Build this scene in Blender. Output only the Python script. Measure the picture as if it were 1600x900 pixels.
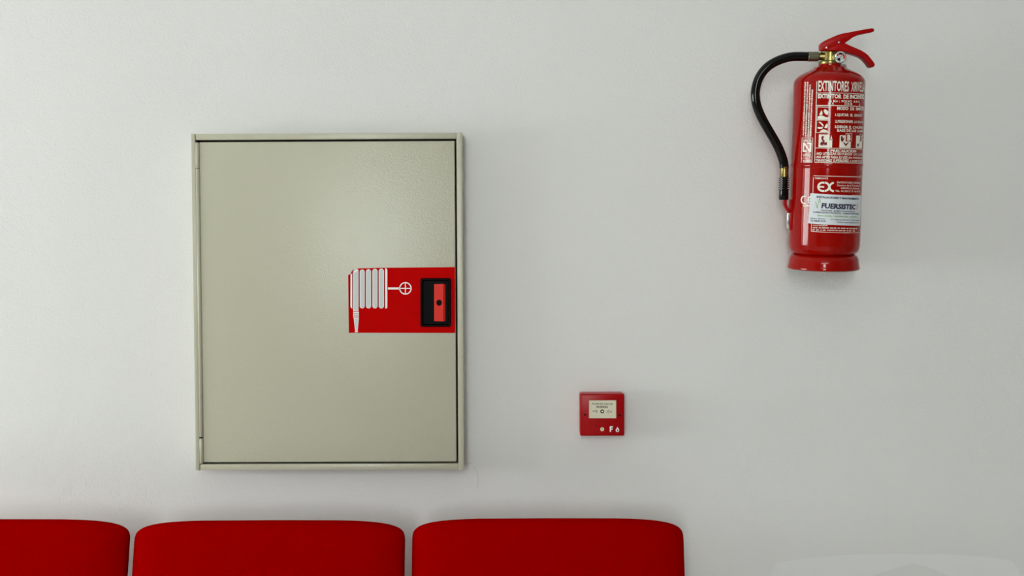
import bpy, bmesh, math, random
from mathutils import Vector, Matrix

random.seed(7)
scene = bpy.context.scene
COL = scene.collection
for o in list(bpy.data.objects):
    bpy.data.objects.remove(o)
R = math.radians

# ------------------------------------------------------------------ camera
F_PX = 1630.0
CAM_LOC = Vector((0.0, -2.2, 1.32))
CAM_ROT = Matrix.Rotation(R(0.4), 3, 'Z') @ Matrix.Rotation(R(90 - 1.8), 3, 'X') @ Matrix.Rotation(R(-0.25), 3, 'Z')
cam_d = bpy.data.cameras.new('camera')
cam_d.sensor_width = 36.0
cam_d.lens = 36.0 * F_PX / 1600.0
cam_d.clip_start = 0.05
cam = bpy.data.objects.new('camera', cam_d)
cam.location = CAM_LOC
cam.rotation_euler = CAM_ROT.to_euler()
COL.objects.link(cam)
scene.camera = cam

# ------------------------------------------------------------------ world, daylight, exposure
world = bpy.data.worlds.new('overcast_sky')
scene.world = world
world.use_nodes = True
bg = world.node_tree.nodes['Background']
bg.inputs['Color'].default_value = (0.94, 1.0, 0.975, 1)
bg.inputs['Strength'].default_value = 30.0

XL, XR, YB, ZC = -3.8, 3.6, -5.6, 3.2           # room: left wall, right wall, rear wall, ceiling
WIN1 = (-1.75, -0.18, 0.8, 1.64)                  # window in the left wall: y0, y1, z0, z1
WIN2 = (-1.00, -0.20, 0.95, 2.40)                  # window in the rear wall: x0, x1, z0, z1

WIN_FILL = (-1.8, 0.8, 2.62, 2.92)                     # unseen high strip opening in the rear wall, added for frontal fill light


def portal(name, loc, rot, sx, sy):               # sampling guide in a window opening, gives no light itself
    l = bpy.data.lights.new(name, 'AREA')
    l.shape = 'RECTANGLE'
    l.size, l.size_y = sx, sy
    l.cycles.is_portal = True
    o = bpy.data.objects.new(name, l)
    o.location = loc
    o.rotation_euler = rot
    COL.objects.link(o)


portal('daylight_window_side', (XL - 0.03, (WIN1[0] + WIN1[1]) / 2, (WIN1[2] + WIN1[3]) / 2), (0, R(-90), 0), WIN1[3] - WIN1[2], WIN1[1] - WIN1[0])
portal('daylight_window_rear', ((WIN2[0] + WIN2[1]) / 2, YB - 0.03, (WIN2[2] + WIN2[3]) / 2), (R(90), 0, 0), WIN2[1] - WIN2[0], WIN2[3] - WIN2[2])

portal('fill_window_portal', ((WIN_FILL[0] + WIN_FILL[1]) / 2, YB - 0.03, (WIN_FILL[2] + WIN_FILL[3]) / 2), (R(90), 0, 0), WIN_FILL[1] - WIN_FILL[0], WIN_FILL[3] - WIN_FILL[2])
scene.cycles.max_bounces = 12
scene.cycles.diffuse_bounces = 7
scene.cycles.sample_clamp_indirect = 0.0

scene.view_settings.view_transform = 'Standard'
scene.view_settings.look = 'None'
scene.view_settings.gamma = 1.0
scene.view_settings.use_curve_mapping = False
scene.view_settings.exposure = -0.39


# ------------------------------------------------------------------ measuring helpers
def ray(px, py):
    return (CAM_ROT @ Vector(((px - 800) / F_PX, -(py - 450) / F_PX, -1.0))).normalized()


def at(px, py, y):                                 # point of the plane y = const seen at a photo pixel
    d = ray(px, py)
    return CAM_LOC + d * ((y - CAM_LOC.y) / d.y)


# ------------------------------------------------------------------ materials
def mat(name, col, rough=0.5, metal=0.0, coat=0.0, spec=0.5, bump=None, mottle=None, sheen=0.0):
    m = bpy.data.materials.new(name)
    m.use_nodes = True
    nt = m.node_tree
    b = nt.nodes['Principled BSDF']
    b.inputs['Base Color'].default_value = (*col, 1)
    b.inputs['Roughness'].default_value = rough
    b.inputs['Metallic'].default_value = metal
    b.inputs['Coat Weight'].default_value = coat
    b.inputs['Coat Roughness'].default_value = 0.06
    b.inputs['Specular IOR Level'].default_value = spec
    b.inputs['Sheen Weight'].default_value = sheen
    tc = nt.nodes.new('ShaderNodeTexCoord')
    if mottle:
        sc_, amt = mottle
        n = nt.nodes.new('ShaderNodeTexNoise')
        n.inputs['Scale'].default_value = sc_
        n.inputs['Detail'].default_value = 4
        nt.links.new(tc.outputs['Object'], n.inputs['Vector'])
        r = nt.nodes.new('ShaderNodeValToRGB')
        r.color_ramp.elements[0].position = 0.3
        r.color_ramp.elements[1].position = 0.7
        r.color_ramp.elements[0].color = (*[c * (1 - amt) for c in col], 1)
        r.color_ramp.elements[1].color = (*[min(1, c * (1 + amt)) for c in col], 1)
        nt.links.new(n.outputs['Fac'], r.inputs['Fac'])
        nt.links.new(r.outputs['Color'], b.inputs['Base Color'])
    prev = None
    for (sc_, st, dist, det) in (bump or []):
        n = nt.nodes.new('ShaderNodeTexNoise')
        n.inputs['Scale'].default_value = sc_
        n.inputs['Detail'].default_value = det
        nt.links.new(tc.outputs['Object'], n.inputs['Vector'])
        bp = nt.nodes.new('ShaderNodeBump')
        bp.inputs['Strength'].default_value = st
        bp.inputs['Distance'].default_value = dist
        nt.links.new(n.outputs['Fac'], bp.inputs['Height'])
        if prev:
            nt.links.new(prev.outputs['Normal'], bp.inputs['Normal'])
        prev = bp
    if prev:
        nt.links.new(prev.outputs['Normal'], b.inputs['Normal'])
    return m


M = {}
M['wall'] = mat('wall_paint', (0.735, 0.74, 0.738), 0.75, spec=0.25, mottle=(1.6, 0.018),
                bump=[(210, 0.65, 0.0014, 3), (38, 0.3, 0.003, 2), (5, 0.15, 0.01, 1)])
M['patch'] = mat('wall_patch_pale', (0.765, 0.78, 0.785), 0.75, spec=0.25, bump=[(260, 0.35, 0.0012, 3)])
M['crack'] = mat('plaster_crack', (0.42, 0.40, 0.39), 0.9)
M['plain_wall'] = mat('plain_wall_paint', (0.78, 0.775, 0.75), 0.8, spec=0.2, bump=[(200, 0.2, 0.001, 2)])
M['dark_wall'] = mat('grey_wall_paint', (0.30, 0.295, 0.285), 0.8, spec=0.2, bump=[(200, 0.2, 0.001, 2)])
M['floor'] = mat('floor_tile', (0.55, 0.50, 0.47), 0.45, mottle=(6, 0.1))
M['frame_white'] = mat('window_frame_white', (0.75, 0.75, 0.73), 0.4)
M['cab'] = mat('powder_coat', (0.48, 0.475, 0.372), 0.17, spec=0.4, bump=[(480, 0.55, 0.0008, 2), (60, 0.05, 0.002, 1)])
M['cab_in'] = mat('case_inside', (0.10, 0.10, 0.085), 0.7)
M['sticker_red'] = mat('red_film', (0.48, 0.0, 0.0), 0.5, spec=0.02, mottle=(40, 0.04))
M['white'] = mat('white_print', (0.85, 0.86, 0.84), 0.5, spec=0.3)
M['grey_print'] = mat('pale_grey_print', (0.56, 0.62, 0.62), 0.5, spec=0.3)
M['dark_red'] = mat('dark_red_print', (0.16, 0.004, 0.004), 0.5, spec=0.3)
M['black_pl'] = mat('black_plastic', (0.002, 0.002, 0.002), 0.5, spec=0.06, bump=[(700, 0.1, 0.0004, 2)])
M['tab_red'] = mat('red_plastic', (0.66, 0.02, 0.01), 0.4, spec=0.15, bump=[(600, 0.15, 0.0004, 2)])
M['fabric'] = mat('red_fabric', (0.31, 0.0, 0.0), 0.95, spec=0.0, mottle=(260, 0.05), bump=[(1500, 0.35, 0.0006, 2), (9, 0.15, 0.008, 1)])
M['steel_dark'] = mat('dark_steel', (0.03, 0.03, 0.032), 0.35, metal=0.6)
M['call_red'] = mat('call_point_plastic', (0.34, 0.0005, 0.0025), 0.3, spec=0.15, bump=[(90, 0.03, 0.001, 1)])
M['call_box'] = mat('call_point_box', (0.45, 0.02, 0.03), 0.32, spec=0.5)
M['cream'] = mat('cream_plate', (0.66, 0.63, 0.49), 0.35)
M['black'] = mat('black_print', (0.005, 0.005, 0.005), 0.5, spec=0.1)
M['ext_red'] = mat('extinguisher_paint', (0.30, 0.002, 0.0004), 0.08, coat=0.0, spec=0.25)
M['ext_print'] = mat('label_print', (0.82, 0.79, 0.70), 0.4, spec=0.4)
M['lever_red'] = mat('lever_paint', (0.36, 0.001, 0.001), 0.35, spec=0.15)
M['brass'] = mat('brass', (0.26, 0.21, 0.075), 0.3, metal=1.0, mottle=(90, 0.25), bump=[(300, 0.1, 0.0005, 2)])
M['ferrule'] = mat('olive_steel', (0.22, 0.21, 0.14), 0.35, metal=0.9, bump=[(200, 0.1, 0.0005, 2)])
M['rubber'] = mat('black_rubber', (0.002, 0.002, 0.002), 0.10, spec=0.3)
M['chrome'] = mat('polished_steel', (0.75, 0.75, 0.75), 0.15, metal=1.0)
M['steel'] = mat('dull_steel', (0.35, 0.34, 0.35), 0.4, metal=0.8)
M['sticker_white'] = mat('sticker_film', (0.66, 0.71, 0.76), 0.35, spec=0.4)
M['navy'] = mat('navy_print', (0.006, 0.008, 0.05), 0.5)
M['green'] = mat('green_print', (0.22, 0.42, 0.10), 0.5)
M['orange'] = mat('orange_print', (0.62, 0.30, 0.10), 0.5)
M['brown'] = mat('brown_print', (0.22, 0.11, 0.05), 0.5)
M['ring_grey'] = mat('base_rim', (0.30, 0.28, 0.26), 0.5)


# ------------------------------------------------------------------ object helpers
ORIGIN = {}


def tag(o, label, cat, group=None):
    o['label'] = label
    o['category'] = cat
    if group:
        o['group'] = group
    return o


def empty(name, loc, label, cat, group=None, rot=None):
    o = bpy.data.objects.new(name, None)
    o.empty_display_size = 0.05
    o.location = loc
    if rot:
        o.rotation_euler = rot
    COL.objects.link(o)
    ORIGIN[o.name] = Vector(loc) if rot is None else Vector((0, 0, 0))
    return tag(o, label, cat, group)


def obj(name, bm, m, parent=None, smooth=None, struct=False, label=None):
    """bmesh in world space (or in the parent's own frame when the parent is turned) -> one mesh object"""
    me = bpy.data.meshes.new(name)
    bmesh.ops.recalc_face_normals(bm, faces=bm.faces)
    org = ORIGIN.get(parent.name, Vector((0, 0, 0))) if parent else Vector((0, 0, 0))
    if org.length:
        bmesh.ops.translate(bm, vec=-org, verts=bm.verts)
    bm.to_mesh(me)
    bm.free()
    me.materials.append(M[m] if isinstance(m, str) else m)
    if smooth is not None:
        for p in me.polygons:
            p.use_smooth = True
        if smooth < 179:
            me.set_sharp_from_angle(angle=R(smooth))
    o = bpy.data.objects.new(name, me)
    COL.objects.link(o)
    if parent:
        o.parent = parent
        ORIGIN[o.name] = org
    if struct:
        o['kind'] = 'structure'
    if label:
        o['label'] = label
    return o


def box(bm, x0, x1, y0, y1, z0, z1, bev=0.0, seg=2):
    b2 = bmesh.new()
    bmesh.ops.create_cube(b2, size=1)
    for v in b2.verts:
        v.co = Vector((x0 + (v.co.x + .5) * (x1 - x0), y0 + (v.co.y + .5) * (y1 - y0), z0 + (v.co.z + .5) * (z1 - z0)))
    if bev:
        bmesh.ops.bevel(b2, geom=list(b2.edges), offset=bev, segments=seg, profile=0.5, affect='EDGES', clamp_overlap=True)
    merge(bm, b2)
    return bm


def merge(bm, b2):
    me = bpy.data.meshes.new('tmp')
    b2.to_mesh(me)
    b2.free()
    bm.from_mesh(me)
    bpy.data.meshes.remove(me)


def prism(bm, pts, y0, y1, holes=(), bev=0.0):
    """outline (x, z) in the x-z plane, extruded from y0 to y1"""
    b2 = bmesh.new()
    loops = [pts] + list(holes)
    edges = []
    for lp in loops:
        vs = [b2.verts.new((p[0], y0, p[1])) for p in lp]
        edges += [b2.edges.new((vs[i], vs[(i + 1) % len(vs)])) for i in range(len(vs))]
    if holes:
        bmesh.ops.triangle_fill(b2, use_beauty=True, edges=edges)
    else:
        b2.faces.new(list(b2.verts))
    front = list(b2.faces)
    r = bmesh.ops.extrude_face_region(b2, geom=front)
    vs = [g for g in r['geom'] if isinstance(g, bmesh.types.BMVert)]
    bmesh.ops.translate(b2, vec=(0, y1 - y0, 0), verts=vs)
    bmesh.ops.recalc_face_normals(b2, faces=b2.faces)
    if bev and not holes:
        ed = [e for e in b2.edges if len(e.link_faces) == 2 and e.calc_face_angle() > 0.9]
        bmesh.ops.bevel(b2, geom=ed, offset=bev, segments=2, profile=0.5, affect='EDGES', clamp_overlap=True)
    merge(bm, b2)
    return bm


def circle(cx, cz, r, n=24, a0=0.0):
    return [(cx + r * math.cos(a0 + 2 * math.pi * i / n), cz + r * math.sin(a0 + 2 * math.pi * i / n)) for i in range(n)]


def lathe(bm, prof, n=64, org=Vector((0, 0, 0)), axis='Z'):
    """prof: list of (radius, height); axis Z, X or Y"""
    rings = []
    for (r, h) in prof:
        ring = []
        for i in range(n):
            a = 2 * math.pi * i / n
            c, s = r * math.cos(a), r * math.sin(a)
            p = {'Z': (c, s, h), 'X': (h, c, s), 'Y': (c, h, s)}[axis]
            ring.append(bm.verts.new(Vector(p) + org))
        rings.append(ring)
    for a, b in zip(rings, rings[1:]):
        for i in range(n):
            j = (i + 1) % n
            bm.faces.new((a[i], a[j], b[j], b[i]))
    bm.faces.new(rings[0])
    bm.faces.new(rings[-1])
    return bm


def tube(bm, pts, rad, n=20):
    """round bar along a polyline; rad: number or list"""
    pts = [Vector(p) for p in pts]
    rings = []
    up = None
    for i, p in enumerate(pts):
        t = (pts[min(i + 1, len(pts) - 1)] - pts[max(i - 1, 0)]).normalized()
        if up is None:
            up = t.orthogonal().normalized()
        up = (up - t * up.dot(t)).normalized()
        s = t.cross(up)
        r = rad[i] if isinstance(rad, (list, tuple)) else rad
        rings.append([bm.verts.new(p + (up * math.cos(2 * math.pi * k / n) + s * math.sin(2 * math.pi * k / n)) * r) for k in range(n)])
    for a, b in zip(rings, rings[1:]):
        for i in range(n):
            j = (i + 1) % n
            bm.faces.new((a[i], a[j], b[j], b[i]))
    bm.faces.new(rings[0])
    bm.faces.new(rings[-1])
    return bm


def spline(pts, k=8):
    """Catmull-Rom through points"""
    P = [Vector(p) for p in pts]
    P = [P[0] * 2 - P[1]] + P + [P[-1] * 2 - P[-2]]
    out = []
    for i in range(1, len(P) - 2):
        for j in range(k):
            t = j / k
            a, b, c, d = P[i - 1], P[i], P[i + 1], P[i + 2]
            out.append(0.5 * ((2 * b) + (c - a) * t + (2 * a - 5 * b + 4 * c - d) * t * t + (3 * b - a - 3 * c + d) * t ** 3))
    out.append(P[-2])
    return out


CAP = None


def glyphs(txt, bold=0.0):
    """text outline triangles, x from 0 to 1, capital height 1: (verts, faces)"""
    global CAP

    def raw(s, b):
        cu = bpy.data.curves.new('t', 'FONT')
        cu.body = s
        cu.resolution_u = 2
        cu.offset = b
        ob = bpy.data.objects.new('t', cu)
        COL.objects.link(ob)
        dg = bpy.context.evaluated_depsgraph_get()
        dg.update()
        me = ob.evaluated_get(dg).to_mesh()
        vs = [(v.co.x, v.co.y) for v in me.vertices]
        fs = [tuple(p.vertices) for p in me.polygons]
        ob.evaluated_get(dg).to_mesh_clear()
        bpy.data.objects.remove(ob)
        bpy.data.curves.remove(cu)
        return vs, fs
    if CAP is None:
        vs, _ = raw('H', 0)
        CAP = max(v[1] for v in vs)
    vs, fs = raw(txt, bold)
    x0 = min(v[0] for v in vs)
    x1 = max(v[0] for v in vs)
    return [((v[0] - x0) / (x1 - x0), v[1] / CAP) for v in vs], fs


def text_flat(bm, txt, p0, p1, cap, y, bold=0.0):
    """text on a plane facing the room: p0, p1 = (x, z) baseline ends"""
    vs, fs = glyphs(txt, bold)
    V = [bm.verts.new((p0[0] + (p1[0] - p0[0]) * u, y, p0[1] + (p1[1] - p0[1]) * u + cap * v)) for u, v in vs]
    for f in fs:
        try:
            bm.faces.new([V[i] for i in f])
        except ValueError:
            pass


# ------------------------------------------------------------------ the room
T = 0.12
bm = box(bmesh.new(), XL, XR, 0, T, 0, ZC)
wall_back = obj('wall_back', bm, 'wall', struct=True)
bm = box(bmesh.new(), XL - T, XR + T, YB - T, T, -0.1, 0)
obj('floor', bm, 'floor', struct=True)
bm = box(bmesh.new(), XL - T, XR + T, YB - T, T, ZC, ZC + 0.1)
obj('ceiling', bm, 'plain_wall', struct=True)
bm = box(bmesh.new(), XR, XR + T, YB - T, T, 0, ZC)
obj('wall_right', bm, 'dark_wall', struct=True)
bm = bmesh.new()
y0, y1, z0, z1 = WIN1
box(bm, XL - T, XL, YB - T, y0, 0, ZC)
box(bm, XL - T, XL, y1, T, 0, ZC)
box(bm, XL - T, XL, y0, y1, 0, z0)
box(bm, XL - T, XL, y0, y1, z1, ZC)
obj('wall_left', bm, 'plain_wall', struct=True)
bm = bmesh.new()
x0, x1, z0, z1 = WIN2
q0, q1, zs0, zs1 = WIN_FILL
box(bm, XL, x0, YB - T, YB, 0, zs0)
box(bm, x1, XR, YB - T, YB, 0, zs0)
box(bm, x0, x1, YB - T, YB, 0, z0)
box(bm, x0, x1, YB - T, YB, z1, zs0)
box(bm, XL, q0, YB - T, YB, zs0, ZC)
box(bm, q1, XR, YB - T, YB, zs0, ZC)
box(bm, q0, q1, YB - T, YB, zs1, ZC)
obj('wall_front', bm, 'dark_wall', struct=True)
# window frames
y0, y1, z0, z1 = WIN1
bm = bmesh.new()
xa, xb = XL - 0.09, XL - 0.04
w = 0.05
box(bm, xa, xb, y0, y0 + w, z0, z1)
box(bm, xa, xb, y1 - w, y1, z0, z1)
box(bm, xa, xb, y0 + w, y1 - w, z0, z0 + w)
box(bm, xa, xb, y0 + w, y1 - w, z1 - w, z1)
for k in (1, 2):
    yc = y0 + (y1 - y0) * k / 3
    box(bm, xa, xb, yc - 0.035, yc + 0.035, z0 + w, z1 - w)
obj('window_1', bm, 'frame_white', struct=True)
x0, x1, z0, z1 = WIN2
bm = bmesh.new()
ya, yb = YB - 0.09, YB - 0.04
box(bm, x0, x0 + w, ya, yb, z0, z1)
box(bm, x1 - w, x1, ya, yb, z0, z1)
box(bm, x0 + w, x1 - w, ya, yb, z0, z0 + w)
box(bm, x0 + w, x1 - w, ya, yb, z1 - w, z1)
obj('window_2', bm, 'frame_white', struct=True)
x0, x1, z0, z1 = WIN_FILL
bm = bmesh.new()
w = 0.04
for k in range(5):
    xc = x0 + (x1 - x0) * k / 4
    a_, b_ = max(x0, xc - w / 2), min(x1, xc + w / 2)
    box(bm, a_, b_, ya, yb, z0 + w, z1 - w)
box(bm, x0, x1, ya, yb, z0, z0 + w)
box(bm, x0, x1, ya, yb, z1 - w, z1)
obj('fill_window', bm, 'frame_white', struct=True)  # frame of the strip opening added as fill light
bm = box(bmesh.new(), XL, XR, -0.012, 0, 0, 0.08, 0.002)
obj('baseboard_back', bm, 'floor', struct=True)


def wall_poly(px_pts, y):
    return [(p.x, p.z) for p in (at(a, b, 0) for a, b in px_pts)]


# faint lighter patch on the wall, outlined like a seat back, with a notch
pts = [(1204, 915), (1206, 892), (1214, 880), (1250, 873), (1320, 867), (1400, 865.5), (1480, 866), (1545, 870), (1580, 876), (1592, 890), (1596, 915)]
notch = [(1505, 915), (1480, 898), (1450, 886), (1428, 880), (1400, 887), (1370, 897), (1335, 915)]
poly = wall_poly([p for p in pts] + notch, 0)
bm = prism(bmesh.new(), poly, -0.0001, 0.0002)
obj('pale_patch', bm, 'patch', wall_back, label='faint lighter patch low on the wall')
# hairline cracks at the cabinet's lower corner
for ln in ([(725, 724), (729, 725.5), (733, 723.5), (737, 724)], [(739, 729), (742, 733), (746, 738), (747, 745), (747, 756), (746, 764)]):
    p3 = [at(a, b, -0.00005) for a, b in ln]
    bm = tube(bmesh.new(), p3, 0.0003, 6)
    obj('plaster_crack', bm, 'crack', wall_back)

# ------------------------------------------------------------------ fire hose cabinet
D = 0.062
FY = -D                                            # front plane of the frame


def cx(px):
    return at(px, 470, FY).x


def cz(py):
    return at(512, py, FY).z


X0, X1 = cx(302), cx(723.3)
Z1, Z0 = cz(207.8), cz(734.8)
cab = empty('fire_hose_cabinet', ((X0 + X1) / 2, 0, Z0), 'grey-beige metal fire hose cabinet with a red hose sticker on its door', 'cabinet')
bm = bmesh.new()
t = 0.002
box(bm, X0 + .0005, X0 + t, FY + .004, -0.001, Z0 + .0005, Z1 - .0005)
box(bm, X1 - t, X1 - .0005, FY + .004, -0.001, Z0 + .0005, Z1 - .0005)
box(bm, X0 + t, X1 - t, FY + .004, -0.001, Z0 + .0005, Z0 + t)
box(bm, X0 + t, X1 - t, FY + .004, -0.001, Z1 - t, Z1 - .0005)
obj('case_side', bm, 'cab', cab)
bm = box(bmesh.new(), X0 + t, X1 - t, -0.004, -0.001, Z0 + t, Z1 - t)
obj('case_back', bm, 'cab_in', cab)
xl_in = cx(308.2)
xr_in = cx(714.6)
zt_in = cz(217.6)
zb_in = cz(725.2)
fb = 0.0012
bm = box(bmesh.new(), X0, xl_in, FY, FY + 0.02, Z0, Z1, fb)
obj('frame_rail', bm, 'cab', cab, smooth=40)
bm = box(bmesh.new(), xr_in, X1, FY, FY + 0.02, Z0, Z1, fb)
obj('frame_rail', bm, 'cab', cab, smooth=40)
bm = box(bmesh.new(), xl_in + .0008, xr_in - .0004, FY + .0006, FY + 0.02, zt_in, Z1 - .0004, fb)
obj('frame_rail', bm, 'cab', cab, smooth=40)
bm = box(bmesh.new(), xl_in + .0008, xr_in - .0004, FY + .0006, FY + 0.02, Z0 + .0004, zb_in, fb)
obj('frame_rail', bm, 'cab', cab, smooth=40)
# hinge: three knuckles on a pin
hx = cx(310.6)
hr = 0.0042
for (a, b) in ((221.5, 262.0), (262.6, 682.4), (684.6, 724)):
    za, zb = cz(b), cz(a)
    bm = lathe(bmesh.new(), [(hr * .8, za), (hr, za + .001), (hr, zb - .001), (hr * .8, zb)], 20, Vector((hx, FY + .0035, 0)))
    obj('hinge_knuckle', bm, 'cab', cab, smooth=40)
bm = lathe(bmesh.new(), [(hr * .55, cz(724)), (hr * .55, cz(221))], 12, Vector((hx, FY + .0035, 0)))
obj('hinge_pin', bm, 'black', cab, smooth=40)
# door
dx0, dx1 = cx(313.9), cx(711.6)
dz1, dz0 = cz(220.8), cz(722.4)
DY = FY + 0.0025
bm = box(bmesh.new(), dx0, dx1, DY, DY + 0.018, dz0, dz1, 0.0018, 3)
door = obj('door', bm, 'cab', cab, smooth=40)


def dpt(px, py, y=None):
    p = at(px, py, DY if y is None else y)
    return (p.x, p.z)


S1 = DY - 0.0004
out = [dpt(*p) for p in ((544, 429.5), (547.3, 428.6), (549.3, 424.2), (559, 419.4), (605, 418.2), (711, 417.3), (711.3, 520.3), (545, 520))]
bm = prism(bmesh.new(), out, S1, DY)
obj('hose_sticker', bm, 'sticker_red', door, label='red sticker with a white coiled hose symbol')


def zp(x, y):                                       # sticker close-up coordinates -> photo pixel
    return dpt(530 + x / 7.2, 405 + y / 7.2)


def capsule(x0, x1, y0, y1, top=True, bot=True, n=8, ins=0.0):
    r = (x1 - x0) / 2
    c = (x0 + x1) / 2
    r -= ins
    P = []
    ya, yb = y0 + (r + ins), y1 - (r + ins)
    if top:
        P += [(c - r * math.cos(math.pi * i / n), ya - r * math.sin(math.pi * i / n)) for i in range(n + 1)]
    else:
        P += [(c - r, y0 + ins), (c + r, y0 + ins)]
    if bot:
        P += [(c + r * math.cos(math.pi * i / n), yb + r * math.sin(math.pi * i / n)) for i in range(n + 1)]
    else:
        P += [(c + r, y1 - ins), (c - r, y1 - ins)]
    return [zp(*p) for p in P]


S2, S3 = S1 - 0.0002, S1 - 0.0004
wh, gr, dk = bmesh.new(), bmesh.new(), bmesh.new()
for (a, b, y0_) in ((232, 287, 116), (302, 358, 112), (374, 431, 108), (446, 503, 106)):
    prism(wh, capsule(a, b, y0_, 554), S2, S1)
    prism(gr, capsule(a, b, y0_, 554, ins=7), S3, S2)
main = [(158, 150), (162, 135), (180, 118), (200, 110), (212, 114), (217, 125), (217, 584), (158, 584)]
prism(wh, [zp(*p) for p in main], S2, S1)
prism(gr, [zp(*p) for p in [(164, 158), (175, 150), (211, 128), (211, 578), (164, 578)]], S3, S2)
prism(wh, [zp(*p) for p in [(128, 172), (146, 160), (146, 545), (152, 553), (140, 553), (131, 545), (127, 530)]], S2, S1)
prism(wh, [zp(*p) for p in [(518, 100), (532, 104), (541, 118), (541, 545), (532, 553), (518, 555)]], S2, S1)
for (a, b, c, d) in ((158, 222, 592, 606), (158, 222, 611, 637), (158, 222, 643, 657), (178, 210, 802, 820)):
    prism(wh, [zp(a, c), zp(b, c), zp(b, d), zp(a, d)], S2, S1)
prism(wh, [zp(*p) for p in [(163, 662), (222, 662), (209, 797), (179, 797)]], S2, S1)
prism(gr, [zp(*p) for p in [(170, 668), (214, 668), (203, 790), (186, 790)]], S3, S2)
prism(gr, [zp(*p) for p in [(163, 614), (217, 614), (217, 633), (163, 633)]], S3, S2)
prism(wh, [zp(*p) for p in [(548, 318), (682, 318), (682, 341), (548, 341)]], S2, S1)
co, ci = [[zp(745 + r * math.cos(2 * math.pi * i / 32), 328 + r * math.sin(2 * math.pi * i / 32)) for i in range(32)] for r in (70, 58)]
prism(wh, co, S2, S1, holes=[ci])
prism(wh, [zp(*p) for p in [(684, 323), (806, 323), (806, 333), (684, 333)]], S2, S1)
prism(wh, [zp(*p) for p in [(740, 268), (750, 268), (750, 390), (740, 390)]], S2 - .0001, S1)
for xx in (152, 224, 295, 366, 439, 511):
    prism(dk, [zp(xx - 3, 118), zp(xx + 3, 118), zp(xx + 3, 545), zp(xx - 3, 545)], S2 + .00005, S1)
obj('hose_symbol', wh, 'white', door)
obj('hose_symbol_fill', gr, 'grey_print', door)
obj('hose_symbol_gap', dk, 'dark_red', door)


def zr(x0_, x1_, y0_, y1_, y, yb, bev, name, m, parent, lab=None):
    a = dpt(x0_, y1_, y)
    b = dpt(x1_, y0_, y)
    bm = box(bmesh.new(), a[0], b[0], y, yb, a[1], b[1], bev)
    return obj(name, bm, m, parent, smooth=40, label=lab)


# latch: black bezel, pocket and red pull tab with a hole
LY = DY - 0.006


def rrect(x0_, x1_, y0_, y1_, r, n=4):
    P = []
    for (cx_, cy_, a0) in ((x1_ - r, y0_ + r, -90), (x1_ - r, y1_ - r, 0), (x0_ + r, y1_ - r, 90), (x0_ + r, y0_ + r, 180)):
        P += [(cx_ + r * math.cos(R(a0 + 90 * i / n)), cy_ + r * math.sin(R(a0 + 90 * i / n))) for i in range(n + 1)]
    return [dpt(*p) for p in P]


# sloped bezel ring: outer low, crest, inner low
bm = bmesh.new()
rings = []
for (ins, yy) in ((0, DY), (0.2, DY - .003), (1.4, LY), (2.8, LY), (4.6, DY - .0006)):
    pts = rrect(656.8 + ins, 704.8 - ins, 434.5 + ins, 510.7 - ins, 3.2)
    rings.append([bm.verts.new((p[0], yy, p[1])) for p in pts])
for a, b in zip(rings, rings[1:]):
    for i in range(len(a)):
        j = (i + 1) % len(a)
        bm.faces.new((a[i], a[j], b[j], b[i]))
bm.faces.new(rings[-1])
bez = obj('latch_bezel', bm, 'black_pl', door, smooth=35, label='black plastic latch pocket')
tabp = [dpt(*p) for p in ((678.6, 444), (692.6, 443.6), (692.6, 502), (678.6, 501.6))]
hole = [dpt(686.3 + 4.4 * math.cos(2 * math.pi * i / 20), 472.8 + 4.9 * math.sin(2 * math.pi * i / 20)) for i in range(20)]
bm = prism(bmesh.new(), tabp, DY - .0045, DY - .0008, holes=[hole])
a, b = tabp[1], tabp[2]
e = dpt(696, 444.5), dpt(696, 501.5)
vs = [bm.verts.new(v) for v in ((a[0], DY - .0045, a[1]), (e[0][0], DY - .0016, e[0][1]), (e[1][0], DY - .0016, e[1][1]), (b[0], DY - .0045, b[1]),
                                (a[0], DY - .0008, a[1]), (e[0][0], DY - .0008, e[0][1]), (e[1][0], DY - .0008, e[1][1]), (b[0], DY - .0008, b[1]))]
for f in ((0, 1, 2, 3), (0, 4, 5, 1), (3, 2, 6, 7), (1, 5, 6, 2)):
    bm.faces.new([vs[i] for i in f])
obj('latch_tab', bm, 'tab_red', door, label='red pull tab with a round hole')

# ------------------------------------------------------------------ manual call point
CY = -0.046


def kp(px, py, y=CY):
    p = at(px, py, y)
    return (p.x, p.z)


a, b = kp(906.3, 681.5), kp(975.8, 615.2)
call = empty('manual_call_point', ((a[0] + b[0]) / 2, 0, a[1]), 'small square red manual call point with a cream press plate', 'call point')
bm = box(bmesh.new(), a[0] + .0008, b[0] - .0008, CY + .016, -0.0002, a[1] + .0008, b[1] - .0008, 0.004, 3)
obj('back_box', bm, 'call_box', call, smooth=40)
bm = box(bmesh.new(), a[0], b[0], CY, CY + .0155, a[1], b[1], 0.0035, 3)
cover = obj('cover', bm, 'call_red', call, smooth=40)


def cp(x, y):                                       # call point close-up -> (x, z)
    return kp(900 + x / 10.59, 605 + y / 10.59)


def crect(x0_, x1_, y0_, y1_):
    return [cp(x0_, y0_), cp(x1_, y0_), cp(x1_, y1_), cp(x0_, y1_)]


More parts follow.
